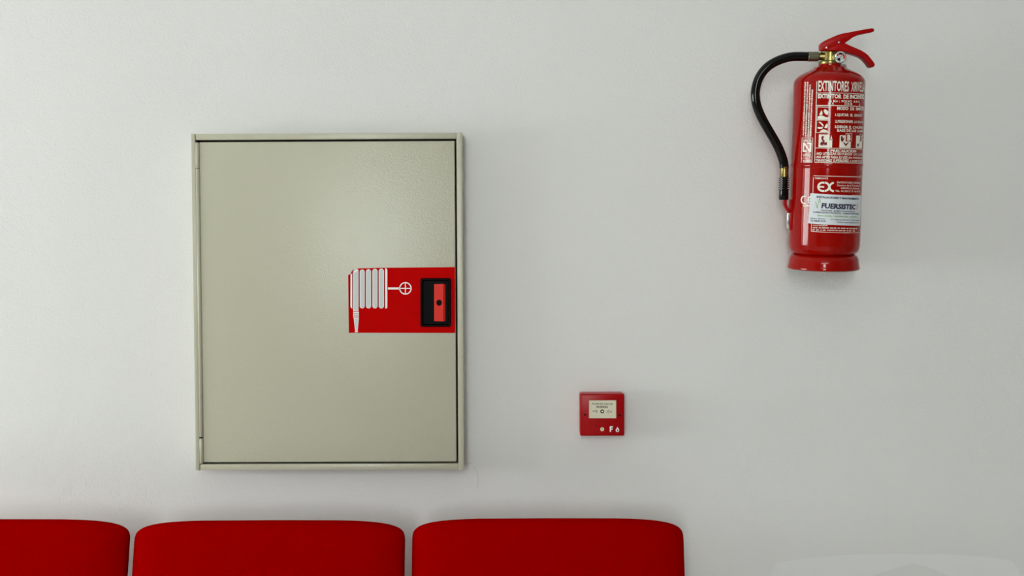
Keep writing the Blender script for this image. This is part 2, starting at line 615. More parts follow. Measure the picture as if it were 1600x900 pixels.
bm = prism(bmesh.new(), crect(204, 680, 208, 522), CY - .0012, CY, holes=[crect(213, 664, 216, 512)])
obj('plate_rim', bm, 'call_red', cover)
bm = prism(bmesh.new(), crect(213, 664, 216, 512), CY - .0005, CY)
plate = obj('press_plate', bm, 'cream', call)
for (p, q) in ((222, 318), (558, 640)):
    bm = prism(bmesh.new(), crect(p, q, 455, 500), CY - .0012, CY - .0005, bev=.0003)
    obj('plate_tab', bm, 'cream', plate)
PY = CY - .00062
bm = bmesh.new()
text_flat(bm, 'PULSAR EN CASO DE', cp(266, 286), cp(606, 290), 2.3 * .00135, PY, 0.02)
text_flat(bm, 'INCENDIO', cp(338, 340), cp(528, 342), 2.9 * .00135, PY, 0.03)
obj('lettering', bm, 'black', plate)
bm = bmesh.new()
for arrow in ([(277, 387), (332, 387), (332, 374), (362, 399), (332, 424), (332, 411), (277, 411)],
              [(590, 391), (537, 391), (537, 377), (505, 402), (537, 428), (537, 416), (590, 416)]):
    c0 = sum(p[0] for p in arrow) / 7
    c1 = sum(p[1] for p in arrow) / 7
    inner = [(c0 + (p[0] - c0) * .78, c1 + (p[1] - c1) * .58) for p in arrow]
    prism(bm, [cp(*p) for p in arrow], PY, CY - .0005, holes=[[cp(*p) for p in inner]])
obj('arrow_mark', bm, 'brown', plate)
cc = cp(433, 401)
bm = prism(bmesh.new(), circle(*cc, 31 / 10.59 * .00133), PY, CY - .0005)
obj('target_ring', bm, 'black', plate)
bm = prism(bmesh.new(), circle(*cc, 14 / 10.59 * .00133), PY - .0001, PY)
obj('target_dot', bm, 'white', plate)
for (x, y, r) in ((149, 456, 19), (722, 464, 19), (326, 640, 12)):
    c = cp(x, y)
    bm = prism(bmesh.new(), circle(*c, r / 10.59 * .00133, 16), CY - .0002, CY)
    obj('screw_hole', bm, 'black', cover)
c = cp(433, 695)
bm = prism(bmesh.new(), circle(*c, 33 / 10.59 * .00133), CY - .0008, CY, bev=.0002)
lens = obj('indicator_lens', bm, 'cream', cover)
bm = prism(bmesh.new(), [cp(*p) for p in ((416, 692), (444, 672), (444, 714))], CY - .0009, CY - .0008, holes=[[cp(*p) for p in ((425, 692), (439, 682), (439, 703))]])
obj('indicator_mark', bm, 'green', lens)
bm = prism(bmesh.new(), [cp(*p) for p in ((558, 647), (612, 647), (612, 666), (580, 666), (580, 683), (606, 683), (606, 701), (580, 701), (580, 738), (558, 738))], CY - .0003, CY)
obj('letter_f', bm, 'white', cover)
flame = [(686, 655), (694, 672), (708, 690), (714, 712), (706, 735), (686, 742), (664, 735), (655, 712), (662, 692), (670, 698), (674, 680)]
fin = [(688, 690), (699, 708), (698, 724), (686, 732), (675, 724), (675, 708)]
bm = prism(bmesh.new(), [cp(*p) for p in flame], CY - .0003, CY, holes=[[cp(*p) for p in fin]])
obj('flame_mark', bm, 'white', cover)

# ------------------------------------------------------------------ fire extinguisher (hung at the neck, foot against the wall)
PITCH = R(5.3)
base = at(1286.3, 419.0, -0.079)
ext = empty('fire_extinguisher', base, 'red powder fire extinguisher with black hose hanging on the wall', 'fire extinguisher', rot=(PITCH, 0, 0))
EM = Matrix.Translation(base) @ Matrix.Rotation(PITCH, 4, 'X')
EMI = EM.inverted()
EC = EMI @ CAM_LOC
ER = EMI.to_3x3()


def el(px, py, yl=0.0):                              # photo pixel -> extinguisher frame, on its plane y = yl
    d = ER @ ray(px, py)
    return EC + d * ((yl - EC.y) / d.y)


def ec(px, py, rad):                                 # photo pixel -> (angle, height) on the bottle
    d = ER @ ray(px, py)
    A = d.x ** 2 + d.y ** 2
    B = 2 * (EC.x * d.x + EC.y * d.y)
    C = EC.x ** 2 + EC.y ** 2 - rad ** 2
    dd = B * B - 4 * A * C
    tt = (-B - math.sqrt(max(dd, 0))) / (2 * A)
    p = EC + d * tt
    return (math.atan2(p.x, -p.y), p.z)


def axis_px(py):
    return 1287.5 + (380 - py) * 0.0384


def prof_pt(py, rpx):
    p = el(axis_px(py), py)
    depth = 2.2 + (EM @ Vector((0, 0, p.z))).y
    return (rpx * depth / F_PX * 0.957, p.z)


RB = prof_pt(260, 56)[0]
prof = [prof_pt(y, r) for y, r in ((391, 40), (395.5, 48.5), (393.5, 52), (390, 54.2), (386, 55.4), (381, 56), (379.5, 56), (376, 56), (266, 56), (262.5, 56), (261.5, 56), (259.5, 56.6), (258, 56.8), (256.5, 56.6), (254.5, 56), (253.8, 56), (250, 56), (138, 56), (133.5, 56),
                                   (132, 56), (128.5, 55.6), (125, 54.4), (121.5, 51.8), (117.5, 47), (113.5, 40), (110.5, 33), (108, 28.5), (106.2, 25.8), (105, 24), (104, 19.5), (103, 18.2), (100.8, 18), (100, 17))]
bm = lathe(bmesh.new(), prof, 128)
bottle = obj('bottle', bm, 'ext_red', ext, smooth=32)
prof = [prof_pt(y, r) for y, r in ((418.2, 54), (418.6, 56.6), (417.2, 57), (414.5, 56.2), (409, 55.4), (404, 54.6), (400.5, 53), (398, 50.8), (396.2, 48), (394, 44))]
bm = lathe(bmesh.new(), prof, 128)
foot = obj('foot_ring', bm, 'ext_red', ext, smooth=40)
prof = [prof_pt(y, r) for y, r in ((419.6, 54.5), (419.6, 56), (418.6, 56.4), (418.3, 54))]
bm = lathe(bmesh.new(), prof, 96)
obj('foot_edge', bm, 'ring_grey', ext, smooth=40)

RP = RB + 0.0004
PRINT = {}


def bmp(k):
    if k not in PRINT:
        PRINT[k] = bmesh.new()
    return PRINT[k]


def on(ph, h, rad):
    return (rad * math.sin(ph), -rad * math.cos(ph), h)


def ctext(k, txt, x0, y0, x1, y1, cap, bold=0.0, rad=None, slant=0.0):
    rad = rad or RP
    bm = bmp(k)
    a = ec(x0, y0, rad)
    b = ec(x1, y1, rad)
    c = ec(x0, y0 - cap, rad)
    dh = c[1] - a[1]
    vs, fs = glyphs(txt, bold)
    V = []
    for u, v in vs:
        ph = a[0] + (b[0] - a[0]) * u + slant * v * dh / rad
        V.append(bm.verts.new(on(ph, a[1] + (b[1] - a[1]) * u + dh * v, rad)))
    for f in fs:
        try:
            bm.faces.new([V[i] for i in f])
        except ValueError:
            pass


def cquad(k, p, rad=None, n=None):
    """four photo pixels TL TR BR BL -> patch on the bottle"""
    rad = rad or RP
    bm = bmp(k)
    q = [ec(*c, rad) for c in p]
    w_ = abs(q[1][0] - q[0][0])
    n = n or max(1, int(w_ / R(3)) + 1)
    rows = []
    for s in (0, 1):
        a, b = (q[0], q[1]) if s == 0 else (q[3], q[2])
        rows.append([bm.verts.new(on(a[0] + (b[0] - a[0]) * i / n, a[1] + (b[1] - a[1]) * i / n, rad)) for i in range(n + 1)])
    for i in range(n):
        bm.faces.new((rows[0][i], rows[0][i + 1], rows[1][i + 1], rows[1][i]))


def cpoly(k, pts, rad=None):
    rad = rad or RP
    bm = bmp(k)
    bm.faces.new([bm.verts.new(on(*ec(*p, rad), rad)) for p in pts])


def cline(k, x0, y0, x1, y1, w_=0.5, rad=None):
    if abs(x1 - x0) > abs(y1 - y0):
        cquad(k, ((x0, y0 - w_), (x1, y1 - w_), (x1, y1 + w_), (x0, y0 + w_)), rad)
    else:
        cquad(k, ((x0 - w_, y0), (x0 + w_, y0), (x1 + w_, y1), (x1 - w_, y1)), rad)


P = 'print'
# main panel
cline(P, 1276.3, 127, 1272.9, 253, 0.45)
cline(P, 1276, 145.4, 1350, 147.8, 0.45)
cline(P, 1275.3, 164.9, 1349.5, 167.3, 0.55)
cline(P, 1273.3, 231.2, 1347.8, 233.2, 0.45)
cline(P, 1272.9, 253.6, 1347.3, 255.2, 0.45)
ctext(P, 'EXTINTORES', 1278.2, 141.8, 1326.3, 142.8, 15.0, 0.024)
ctext(P, 'XIRIVELLA', 1329.8, 142.8, 1350.4, 143.2, 14.4, 0.012)
ctext(P, 'EXTINTOR', 1278, 153.1, 1315, 153.8, 6.0, 0.047)
ctext(P, 'DE', 1317.8, 153.9, 1326, 154, 6.0, 0.047)
ctext(P, 'INCENDIO', 1328, 154.1, 1350, 154.6, 6.0, 0.042)
ctext(P, '6 Kg :', 1296.3, 159.7, 1312.2, 159.9, 3.7, 0.032)
ctext(P, 'POLVO', 1315, 159.9, 1331, 160.2, 3.4, 0.032)
ctext(P, 'A B C', 1333.5, 160.3, 1343.2, 160.5, 3.1, 0.032)
ctext(P, '21 A', 1293.3, 163.2, 1303.2, 163.4, 3.0, 0.032)
ctext(P, '113 B', 1320, 163.9, 1331.5, 164.1, 2.9, 0.032)
ctext(P, 'C', 1342, 165, 1344.2, 165.1, 3.0, 0.032)
ctext(P, 'MODO', 1308, 171.4, 1325.6, 171.9, 4.7, 0.042)
ctext(P, 'DE', 1328.6, 172, 1334.7, 172.2, 4.3, 0.032)
ctext(P, 'EMPLEO', 1337.5, 172.3, 1349.6, 172.6, 4.3, 0.032)
ctext(P, '1.QUITAR', 1305, 181.2, 1326, 181.8, 4.0, 0.032)
ctext(P, 'EL', 1328.6, 181.8, 1332.8, 181.9, 3.8, 0.032)
ctext(P, 'SEGURO', 1335, 182, 1347.2, 182.3, 3.6, 0.022)
ctext(P, '2.PRESIONAR', 1304.8, 191.6, 1333, 192.2, 4.0, 0.032)
ctext(P, 'LA PALANCA', 1335, 192.3, 1349.4, 192.6, 3.6, 0.022)
ctext(P, '3.DIRIGIR', 1304.2, 200, 1324.8, 200.6, 4.0, 0.032)
ctext(P, 'EL', 1326.6, 200.6, 1330.6, 200.7, 3.8, 0.032)
ctext(P, 'CHORRO', 1332.4, 200.8, 1348.8, 201.3, 3.6, 0.022)
ctext(P, 'BASE DE LAS', 1308, 205.6, 1337.8, 206.3, 3.7, 0.032)
ctext(P, 'LLAMAS', 1339.6, 206.4, 1348.6, 206.6, 3.4, 0.022)
ctext(P, 'PRECAUCION', 1297.6, 237.5, 1337.8, 238.4, 3.9, 0.037)
ctext(P, '-NO UTILIZAR EN FUEGOS', 1274.8, 241.6, 1331.4, 242.8, 3.6, 0.032)
ctext(P, 'DE CLASE', 1333.5, 242.9, 1347.4, 243.2, 3.2, 0.012)
ctext(P, '-NO APTO PARA SU USO', 1274.6, 247, 1324.6, 248, 3.6, 0.032)
ctext(P, 'EN PRESENCIA', 1326, 248.1, 1347.4, 248.6, 3.2, 0.012)
ctext(P, 'TENSIONES SUPERIORES', 1274.4, 252.4, 1326, 253.1, 3.7, 0.032)
ctext(P, 'A 35.000 VOLTIOS', 1327.6, 253.2, 1347.2, 253.8, 3.2, 0.012)
# how-to pictograms: framed boxes with a hand, a person and a flame
for (ya, yb) in ((167, 186.4), (187.6, 207.2)):
    cline(P, 1276.8 - (ya - 167) * .05, ya, 1296, ya + .5, 0.4)
    cline(P, 1276.8 - (yb - 167) * .05, yb, 1296, yb + .5, 0.4)
    cline(P, 1277 - (ya - 167) * .05, ya, 1277 - (yb - 167) * .05, yb, 0.4)
cpoly(P, ((1277.5, 185.6), (1277.7, 182.5), (1280, 181), (1284, 180.4), (1287, 181.5), (1290, 183), (1295, 183.4), (1295, 185.8), (1286, 186.2)))
cpoly(P, ((1280, 179.5), (1281.5, 176), (1283.5, 172), (1284.8, 175), (1285.6, 178.2), (1283, 180)))
cpoly(P, ((1286.6, 173), (1289, 170.5), (1292.5, 172.6), (1294.6, 175), (1293, 180), (1289.6, 178.4), (1288, 176)))
cpoly(P, ((1279, 190.8), (1281, 190), (1284, 192), (1287, 195.4), (1286, 198.4), (1284.4, 196), (1281.6, 193)))
cpoly(P, ((1277, 198.6), (1282, 198.2), (1286, 198.8), (1285, 201), (1281, 201.6), (1277.6, 200.6)))
cpoly(P, ((1280.4, 206.4), (1283, 203.6), (1286.6, 202), (1291, 203.2), (1294.6, 206.6)))
cpoly(P, ((1288, 199.6), (1290.4, 194.8), (1292.6, 192.6), (1293.6, 196), (1292.4, 200.4)))
# fire classes A, B, C
cquad(P, ((1279.6, 209.8), (1296, 210.3), (1295.4, 230.6), (1278.8, 230)))
cquad(P, ((1296, 219.2), (1300.4, 219.3), (1300, 230.6), (1295.4, 230.6)))
cquad(P, ((1312.3, 211.4), (1321, 211.6), (1320.4, 230.8), (1311.4, 230.6)))
cquad(P, ((1321, 220.8), (1329.5, 221), (1329, 231.2), (1320.4, 230.8)))
cquad(P, ((1337.8, 211.8), (1343.6, 212), (1342.8, 231.6), (1337.2, 231.2)))
cquad(P, ((1343.6, 220.6), (1347.2, 220.8), (1346.8, 231.6), (1342.8, 231.6)))
RP2 = RP + 0.0002
cpoly('panel_mark_0', ((1285, 212.2), (1287.6, 213), (1286.2, 217), (1289, 220.6), (1287, 222.6), (1284, 219), (1283, 215)), RP2)
cpoly('panel_mark_1', ((1281.5, 223.4), (1284.6, 221), (1289, 222.6), (1292.4, 222), (1292, 226.6), (1286, 227.6), (1282, 226.8)), RP2)
cpoly('panel_mark_2', ((1314, 213), (1316.6, 212.4), (1317, 216.4), (1319.6, 214), (1318, 220), (1315, 222), (1313.6, 218)), RP2)
cpoly('panel_mark_3', ((1317, 222.4), (1326.4, 222.7), (1321.6, 228.8)), RP2)
cpoly('panel_mark_4', ((1339.4, 224.4), (1341.6, 224.6), (1342.2, 228), (1339.6, 229.4)), RP2)
for (x0_, x1_, ya, yb) in ((1321.6, 1331, 208.6, 220.6), (1344, 1347.6, 209.4, 221)):
    cline(P, x0_, ya, x1_, ya + .2, 0.25)
    cline(P, x0_, ya, x0_ - .3, yb, 0.25)
    cline(P, x1_, ya, x1_ - .3, yb, 0.25)
ctext(P, 'B', 1323.6, 219, 1329.2, 219.2, 8.2, 0.062)
ctext(P, 'C', 1345, 219.4, 1347.6, 219.6, 7.6, 0.042)
ctext(P, 'A', 1297, 219, 1300.6, 219, 7.0, 0.042)
# left column: fine print running up the bottle, mark with a large N
for (xa, xb) in ((1257.0, 1259.6), (1260.6, 1263.4), (1264.6, 1267.2), (1268.2, 1271.0)):
    y = 128.0 if xa < 1263 else (132.0 if xa < 1268 else 140.0)
    while y < 213:
        ln = random.uniform(0.5, 1.5)
        off = (y - 128) * 0.038
        p, q = xa + random.uniform(0, .6), xb - random.uniform(0, .6)
        cquad(P, ((p - off, y), (q - off, y), (q - off, y + ln), (p - off, y + ln)), n=1)
        y += ln + random.uniform(0.25, 0.9)
for (x0_, y0_, x1_, y1_) in ((1253.2, 215.4, 1270, 215.6), (1252.6, 248.2, 1269, 248.6), (1253.2, 215.4, 1252.0, 254), (1270, 215.6, 1268.6, 254.4)):
    cline(P, x0_, y0_, x1_, y1_, 0.35)
ctext(P, 'AENOR', 1254.6, 221.2, 1268.2, 221.6, 3.4, 0.032)
cpoly(P, ((1254.6, 222.6), (1257.6, 222.6), (1264.6, 233.4), (1265, 225.4), (1261.2, 225.2), (1261.4, 222.8), (1268.2, 223), (1267.4, 238.2), (1264.6, 238), (1257, 226.6), (1256.6, 235), (1260.6, 235.2), (1260.4, 237.8), (1253.9, 237.4)))
for y in (240.6, 242.6, 244.8, 250.4, 252.4):
    x = 1254.4
    while x < 1267:
        l_ = random.uniform(0.8, 2.4)
        cquad(P, ((x, y), (x + l_, y), (x + l_, y + 1.1), (x, y + 1.1)), n=1)
        x += l_ + .5
# lower panel
cline(P, 1271, 274.5, 1346.6, 276.6, 0.45)
cline(P, 1270.9, 277, 1270, 302, 0.4)
ctext(P, 'FABRICANTE', 1273.6, 279.6, 1293.4, 280, 2.5, 0.022)
ctext(P, 'EXTINTORES XIRIVELLA', 1307.8, 286.4, 1344.6, 287.2, 2.8, 0.012)
ctext(P, 'Camino de la Tomasina 17', 1307.6, 290.8, 1344.4, 291.6, 2.6, 0.012)
ctext(P, 'XIRIVELLA (Valencia)', 1313.4, 295.3, 1342.2, 296, 2.6, 0.012)
ctext(P, 'TEL. 96 350 21 75  Fax 96 370', 1305, 299.6, 1344.2, 300.5, 2.6, 0.012)
cline(P, 1331, 305, 1346, 305.5, 0.3)


def arc(k, cx_, cy_, rx, ry, a0, a1, w_, n=14, rad=None):
    pts = []
    for i in range(n + 1):
        a = R(a0 + (a1 - a0) * i / n)
        pts.append((a, math.cos(a), math.sin(a)))
    for p, q in zip(pts, pts[1:]):
        cpoly(k, ((cx_ + rx * p[1], cy_ - ry * p[2]), (cx_ + rx * q[1], cy_ - ry * q[2]),
                  (cx_ + (rx - w_) * q[1], cy_ - (ry - w_) * q[2]), (cx_ + (rx - w_) * p[1], cy_ - (ry - w_) * p[2])), rad)


# round-lettered EX
arc(P, 1285.2, 291.9, 8.2, 8.0, 90, 270, 3.0)
cquad(P, ((1285.2, 283.9), (1288.2, 284), (1288.2, 287), (1285.2, 286.9)))
cquad(P, ((1285.2, 296.9), (1288.2, 297), (1288.2, 300), (1285.2, 299.9)))
cquad(P, ((1280, 290.6), (1287.8, 290.8), (1287.8, 293.4), (1280, 293.2)))
arc(P, 1288.6, 291.9, 8.4, 8.0, -88, 88, 3.0)
arc(P, 1303.2, 292.3, 8.4, 8.0, 92, 268, 3.0)
# CE mark, half hidden by the sticker, and the number below it
arc(P, 1257.4, 312.3, 6.4, 6.8, 70, 290, 1.9)
arc(P, 1268.2, 312.5, 6.4, 6.8, 70, 290, 1.9)
cquad(P, ((1263, 311.6), (1267, 311.7), (1267, 313.4), (1263, 313.3)))
ctext(P, '0099', 1254.8, 323, 1265, 323.3, 2.9, 0.032)
# bottom panel below the sticker
cline(P, 1268, 349, 1267.6, 361.4, 0.4)
cline(P, 1267.4, 361.4, 1343.2, 363.2, 0.45)
ctext(P, 'CONTRASENA', 1270, 353, 1293, 353.4, 2.2, 0.012)
for (y, x0_, x1_) in ((354.6, 1270, 1341.5), (358.2, 1269.6, 1341.5)):
    x = x0_
    while x < x1_ - 4:
        l_ = random.uniform(1.2, 5.0)
        yy = y + (x - 1270) * .024
        xx = x
        while xx < x + l_:
            cquad(P, ((xx, yy + random.uniform(0, .5)), (xx + .8, yy + .1), (xx + .8, yy + 2.0), (xx, yy + 2.0)), n=1)
            xx += 1.15
        x += l_ + random.uniform(1.2, 2.6)
# service sticker
RS = RB + 0.0008
RT = RS + 0.0003
cquad('sticker', ((1266.3, 301.8), (1346.3, 306.4), (1343.9, 352.6), (1262.6, 348.8)), RS)


def st(x, y):
    return (1245 + x / 12.0, 295 + y / 12.0)


def stext(k, txt, x0_, y0_, x1_, y1_, cap, bold=0.0, slant=0.0):
    a, b = st(x0_, y0_), st(x1_, y1_)
    ctext(k, txt, a[0], a[1], b[0], b[1], cap / 12.0, bold, RT, slant)


N = 'sticker_lettering'
stext(N, 'INSTALACIONES Y MANTENIMIENTO', 372, 166, 1160, 208, 34, 0.042)
stext(N, "FUERSISTEC", 458, 358, 1096, 386, 86, 0.05, 0.12)
stext(N, 'EXTINTORES - SISTEMAS CONTRAINCENDIOS', 460, 416, 1088, 442, 24, 0.027)
stext(N, 'ALARMAS (ROBO E INCENDIO) - CAMARAS DE SEGURIDAD', 304, 446, 1162, 484, 26, 0.027)
stext(N, 'Oficina y Almacen:', 252, 566, 530, 578, 28, 0.012)
stext(N, 'Tel. 928 85 93 25', 252, 612, 540, 622, 28, 0.032)
stext(N, 'C/ Alfonso XII, N 12. Pto. Rosario', 640, 585, 1168, 606, 26, 0.012)
stext(N, 'E-mail: comercial@fuersistec.es', 756, 634, 1166, 648, 24, 0.012)
stext('sticker_green', 'GRAN CANARIA - FUERTEVENTURA - LANZAROTE', 380, 512, 1122, 538, 26, 0.027)
ecg = [(338, 246), (352, 240), (380, 362), (428, 182), (450, 262), (470, 262)]
for p, q in zip(ecg, ecg[1:]):
    a, b = st(*p), st(*q)
    if abs(q[1] - p[1]) > abs(q[0] - p[0]):
        cquad('sticker_green', ((a[0] - .45, a[1]), (a[0] + .45, a[1]), (b[0] + .45, b[1]), (b[0] - .45, b[1])), RT, 1)
ecg = [(1096, 392), (1118, 400), (1134, 262), (1142, 380)]
for p, q in zip(ecg, ecg[1:]):
    a, b = st(*p), st(*q)
    if abs(q[1] - p[1]) > abs(q[0] - p[0]):
        cquad('sticker_orange', ((a[0] - .3, a[1]), (a[0] + .3, a[1]), (b[0] + .3, b[1]), (b[0] - .3, b[1])), RT, 1)
names = {'print': ('label_lettering', 'ext_print'), 'sticker': ('service_sticker', 'sticker_white'),
         'sticker_lettering': ('sticker_lettering', 'navy'), 'sticker_green': ('sticker_lettering', 'green'), 'sticker_orange': ('sticker_mark', 'orange')}
stk = None
names.update({'panel_mark_%d' % i: ('pictogram_mark', 'dark_red') for i in range(5)})
for k in ('print', *['panel_mark_%d' % i for i in range(5)], 'sticker', 'sticker_lettering', 'sticker_green', 'sticker_orange'):
    n_, m_ = names[k]
    par = bottle
    b_ = PRINT[k]
    o = obj(n_, b_, m_, par, smooth=None)
    if k == 'sticker':
        o['label'] = 'white service sticker with navy lettering'
        for p in o.data.polygons:
            p.use_smooth = True

# valve, outlet, ferrule
KP = 2.08 / F_PX


def zl(py):
    return el(axis_px(py), py).z


bm = lathe(bmesh.new(), [(17 * KP, zl(100.4)), (17.2 * KP, zl(99.6)), (17.2 * KP, zl(97)), (15 * KP, zl(95.5)), (12 * KP, zl(95)), (11.5 * KP, zl(82)), (10 * KP, zl(81))], 32)
valve = obj('valve_body', bm, 'brass', ext, smooth=35)
o_ = el(1283, 88.4)
bm = lathe(bmesh.new(), [(5.2 * KP, el(1279, 88).x), (5.6 * KP, el(1280, 88).x), (5.6 * KP, el(1284, 88).x), (6.6 * KP, el(1286, 88).x), (6.6 * KP, el(1298, 88).x)], 24, Vector((0, 0, o_.z)), 'X')
obj('valve_outlet', bm, 'brass', ext, smooth=35)
a, b = el(1282.5, 80.8), el(1307, 83.4)
bm = box(bmesh.new(), a.x, b.x, -.011, .011, b.z, a.z, .001)
obj('valve_plate', bm, 'brass', ext, smooth=35)
bm = lathe(bmesh.new(), [(6.8 * KP, el(1261.8, 88).x), (7.6 * KP, el(1262.4, 88).x), (7.4 * KP, el(1270, 88).x), (7.4 * KP, el(1277.6, 88).x), (5.6 * KP, el(1279.8, 88).x)], 24, Vector((0, 0, o_.z)), 'X')
fer = obj('hose_ferrule', bm, 'ferrule', ext, smooth=35)
for zz in (-1, 1):
    a, b = el(1266, 88), el(1275, 88)
    bm = box(bmesh.new(), a.x, b.x, -8.0 * KP, -7.0 * KP, o_.z + zz * 3 * KP - .8 * KP, o_.z + zz * 3 * KP + .8 * KP, .0003)
    obj('crimp_ridge', bm, 'ferrule', fer)

# hose
hp = [(1264, 88.4), (1250, 88.2), (1238, 88.6), (1226, 91), (1213, 96), (1201, 103.2), (1191.5, 113), (1184.6, 125), (1181, 138), (1180.2, 150), (1182.3, 164), (1187.4, 178),
      (1194.6, 192.4), (1203, 207), (1210.6, 220), (1217, 232.5), (1221.6, 244), (1224.4, 254), (1225.2, 262)]
hose_pts = spline([el(*p) for p in hp], 6)
bm = tube(bmesh.new(), hose_pts, 7.1 * KP, 24)
obj('hose', bm, 'rubber', ext, smooth=60, label='black rubber hose curving down the side')
c = el(1225.4, 268)
H2 = 2.1 / F_PX


def nz(py):
    return el(1225.6, py).z


bm = lathe(bmesh.new(), [(6.4 * H2, nz(276.8)), (7.2 * H2, nz(276)), (7.0 * H2, nz(274.5)), (6.6 * H2, nz(273)), (6.6 * H2, nz(263)), (7.3 * H2, nz(261.5)), (6.9 * H2, nz(260.2))], 6 * 4, Vector((c.x, 0, 0)))
obj('hose_coupling', bm, 'brass', ext, smooth=25)
bm = lathe(bmesh.new(), [(5.0 * H2, nz(312.2)), (7.0 * H2, nz(312)), (7.4 * H2, nz(310.5)), (7.2 * H2, nz(298)), (5.6 * H2, nz(297)), (5.6 * H2, nz(276.6))], 28, Vector((c.x + .0003, 0, 0)))
noz = obj('nozzle_grip', bm, 'rubber', ext, smooth=35)
for y in (278.4, 282, 285.6, 289.2, 292.8, 296.4):
    bm = lathe(bmesh.new(), [(7.6 * H2, nz(y + .95)), (8.3 * H2, nz(y + .7)), (8.3 * H2, nz(y - .7)), (7.6 * H2, nz(y - .95))], 28, Vector((c.x + .0003, 0, 0)))
    obj('grip_rib', bm, 'rubber', noz, smooth=35)
# red clip that holds the nozzle on the bottle


def strip(pts_px, hw, y0_, y1_):
    L = [el(x - hw, y) for x, y in pts_px] + [el(x + hw, y) for x, y in reversed(pts_px)]
    return [(p.x, p.z) for p in L]


bm = bmesh.new()
prism(bm, strip([(1226.6, 311.5), (1226, 318), (1227.4, 323), (1230.4, 328.4), (1233.4, 332)], 2.3, 0, 0), -.006, .006)
prism(bm, strip([(1235.8, 311.5), (1235.4, 322), (1234.4, 332)], 1.8, 0, 0), -.006, .006)
clip = obj('hose_clip', bm, 'lever_red', ext, smooth=40)
bm = prism(bmesh.new(), [(p.x, p.z) for p in (el(1232.8, 331.6), el(1238.2, 331.8), el(1237.6, 360.4), el(1232.4, 359.2))], -.009, .009, bev=.0006)
obj('clip_arm', bm, 'lever_red', ext, smooth=40)
bm = prism(bmesh.new(), [(p.x, p.z) for p in (el(1229.2, 332.4), el(1232.8, 332.4), el(1232.4, 358.4), el(1228.8, 356.6))], -.008, .006, bev=.0005)
obj('clip_plate', bm, 'chrome', ext, smooth=40)

# lever and carrying handle
ZS = 1543 / 120.0


def hz(x, y):
    p = el(1255 + x / ZS, 40 + y / ZS)
    return (p.x, p.z)


up = [(338, 512), (335, 400), (350, 368), (380, 338), (470, 285), (560, 244), (650, 204), (740, 174), (900, 144), (1100, 105), (1250, 78), (1350, 62), (1385, 70), (1400, 100), (1390, 132), (1360, 142), (1250, 162),
      (1130, 186), (1040, 214), (960, 254), (880, 312), (800, 368), (700, 420), (560, 490), (470, 512)]
bm = prism(bmesh.new(), [hz(*p) for p in up], -.0105, .0105, bev=.0018)
lever = obj('squeeze_lever', bm, 'lever_red', ext, smooth=45)
dn = [(440, 520), (470, 470), (600, 400), (700, 370), (800, 362), (880, 400), (1000, 452), (1120, 504), (1210, 556), (1270, 606), (1330, 680), (1385, 750), (1402, 790), (1390, 830), (1350, 850), (1312, 832), (1260, 756), (1200, 690),
      (1130, 640), (1040, 604), (950, 578), (860, 556), (780, 530), (700, 520)]
bm = prism(bmesh.new(), [hz(*p) for p in dn], -.0125, .0125, bev=.0018)
handle = obj('carrying_handle', bm, 'lever_red', ext, smooth=45)
for (x, y, r, yy) in ((682, 352, 22, -.0125), (435, 458, 24, -.0125)):
    q = hz(x, y)
    rr = r / ZS * KP
    bm = lathe(bmesh.new(), [(rr, yy + .003), (rr, yy - .0006), (rr * .6, yy - .0014), (rr * .2, yy - .0016)], 16, Vector((q[0], 0, q[1])), 'Y')
    obj('rivet', bm, 'chrome', ext, smooth=60)
# pressure gauge
g = el(1312.4, 89.8, -.02)
gr_ = 9.6 * KP
bm = lathe(bmesh.new(), [(gr_ * .8, -.006), (gr_ * .92, -.012), (gr_, -.014), (gr_, -.022), (gr_ * .93, -.0242), (gr_ * .8, -.0248), (gr_ * .76, -.0234)], 40, Vector((g.x, 0, g.z)), 'Y')
gauge = obj('pressure_gauge', bm, 'chrome', ext, smooth=40)
bm = prism(bmesh.new(), circle(g.x, g.z, gr_ * .76, 32), -.0238, -.0232)
obj('gauge_face', bm, 'grey_print', gauge)


def sector(a0, a1, r0, r1, yy, name, m):
    n_ = 10
    P_ = [(g.x + r1 * math.cos(R(a0 + (a1 - a0) * i / n_)), g.z + r1 * math.sin(R(a0 + (a1 - a0) * i / n_))) for i in range(n_ + 1)]
    P_ += [(g.x + r0 * math.cos(R(a1 + (a0 - a1) * i / n_)), g.z + r0 * math.sin(R(a1 + (a0 - a1) * i / n_))) for i in range(n_ + 1)]
    obj(name, prism(bmesh.new(), P_, yy, -.0236), m, gauge)


sector(-25, 55, gr_ * .42, gr_ * .7, -.0239, 'gauge_scale', 'tab_red')
sector(60, 120, gr_ * .42, gr_ * .7, -.0239, 'gauge_scale', 'black')
sector(125, 160, gr_ * .45, gr_ * .7, -.0239, 'gauge_scale', 'tab_red')
sector(200, 265, gr_ * .15, gr_ * .6, -.0239, 'gauge_scale', 'black')
bm = prism(bmesh.new(), [(g.x - .0008, g.z), (g.x + .0008, g.z), (g.x + .0026, g.z + .006)], -.0242, -.0236)
obj('gauge_needle', bm, 'black', gauge)
# safety pin tail beside the collar
q = el(1318.6, 103.8, -.012)
bm = bmesh.new()
lathe(bm, [(.0045, -.0015), (.0054, 0), (.0045, .0015)], 20)
bmesh.ops.rotate(bm, cent=(0, 0, 0), matrix=Matrix.Rotation(R(66), 3, 'X') @ Matrix.Rotation(R(0), 3, 'Y'), verts=bm.verts)
bmesh.ops.translate(bm, vec=q, verts=bm.verts)
obj('safety_pin', bm, 'steel', ext, smooth=40)
a = el(1304, 101.8, -.008)
bm = tube(bmesh.new(), [a, q], .0012, 8)
obj('safety_pin_shaft', bm, 'steel', ext, smooth=40)
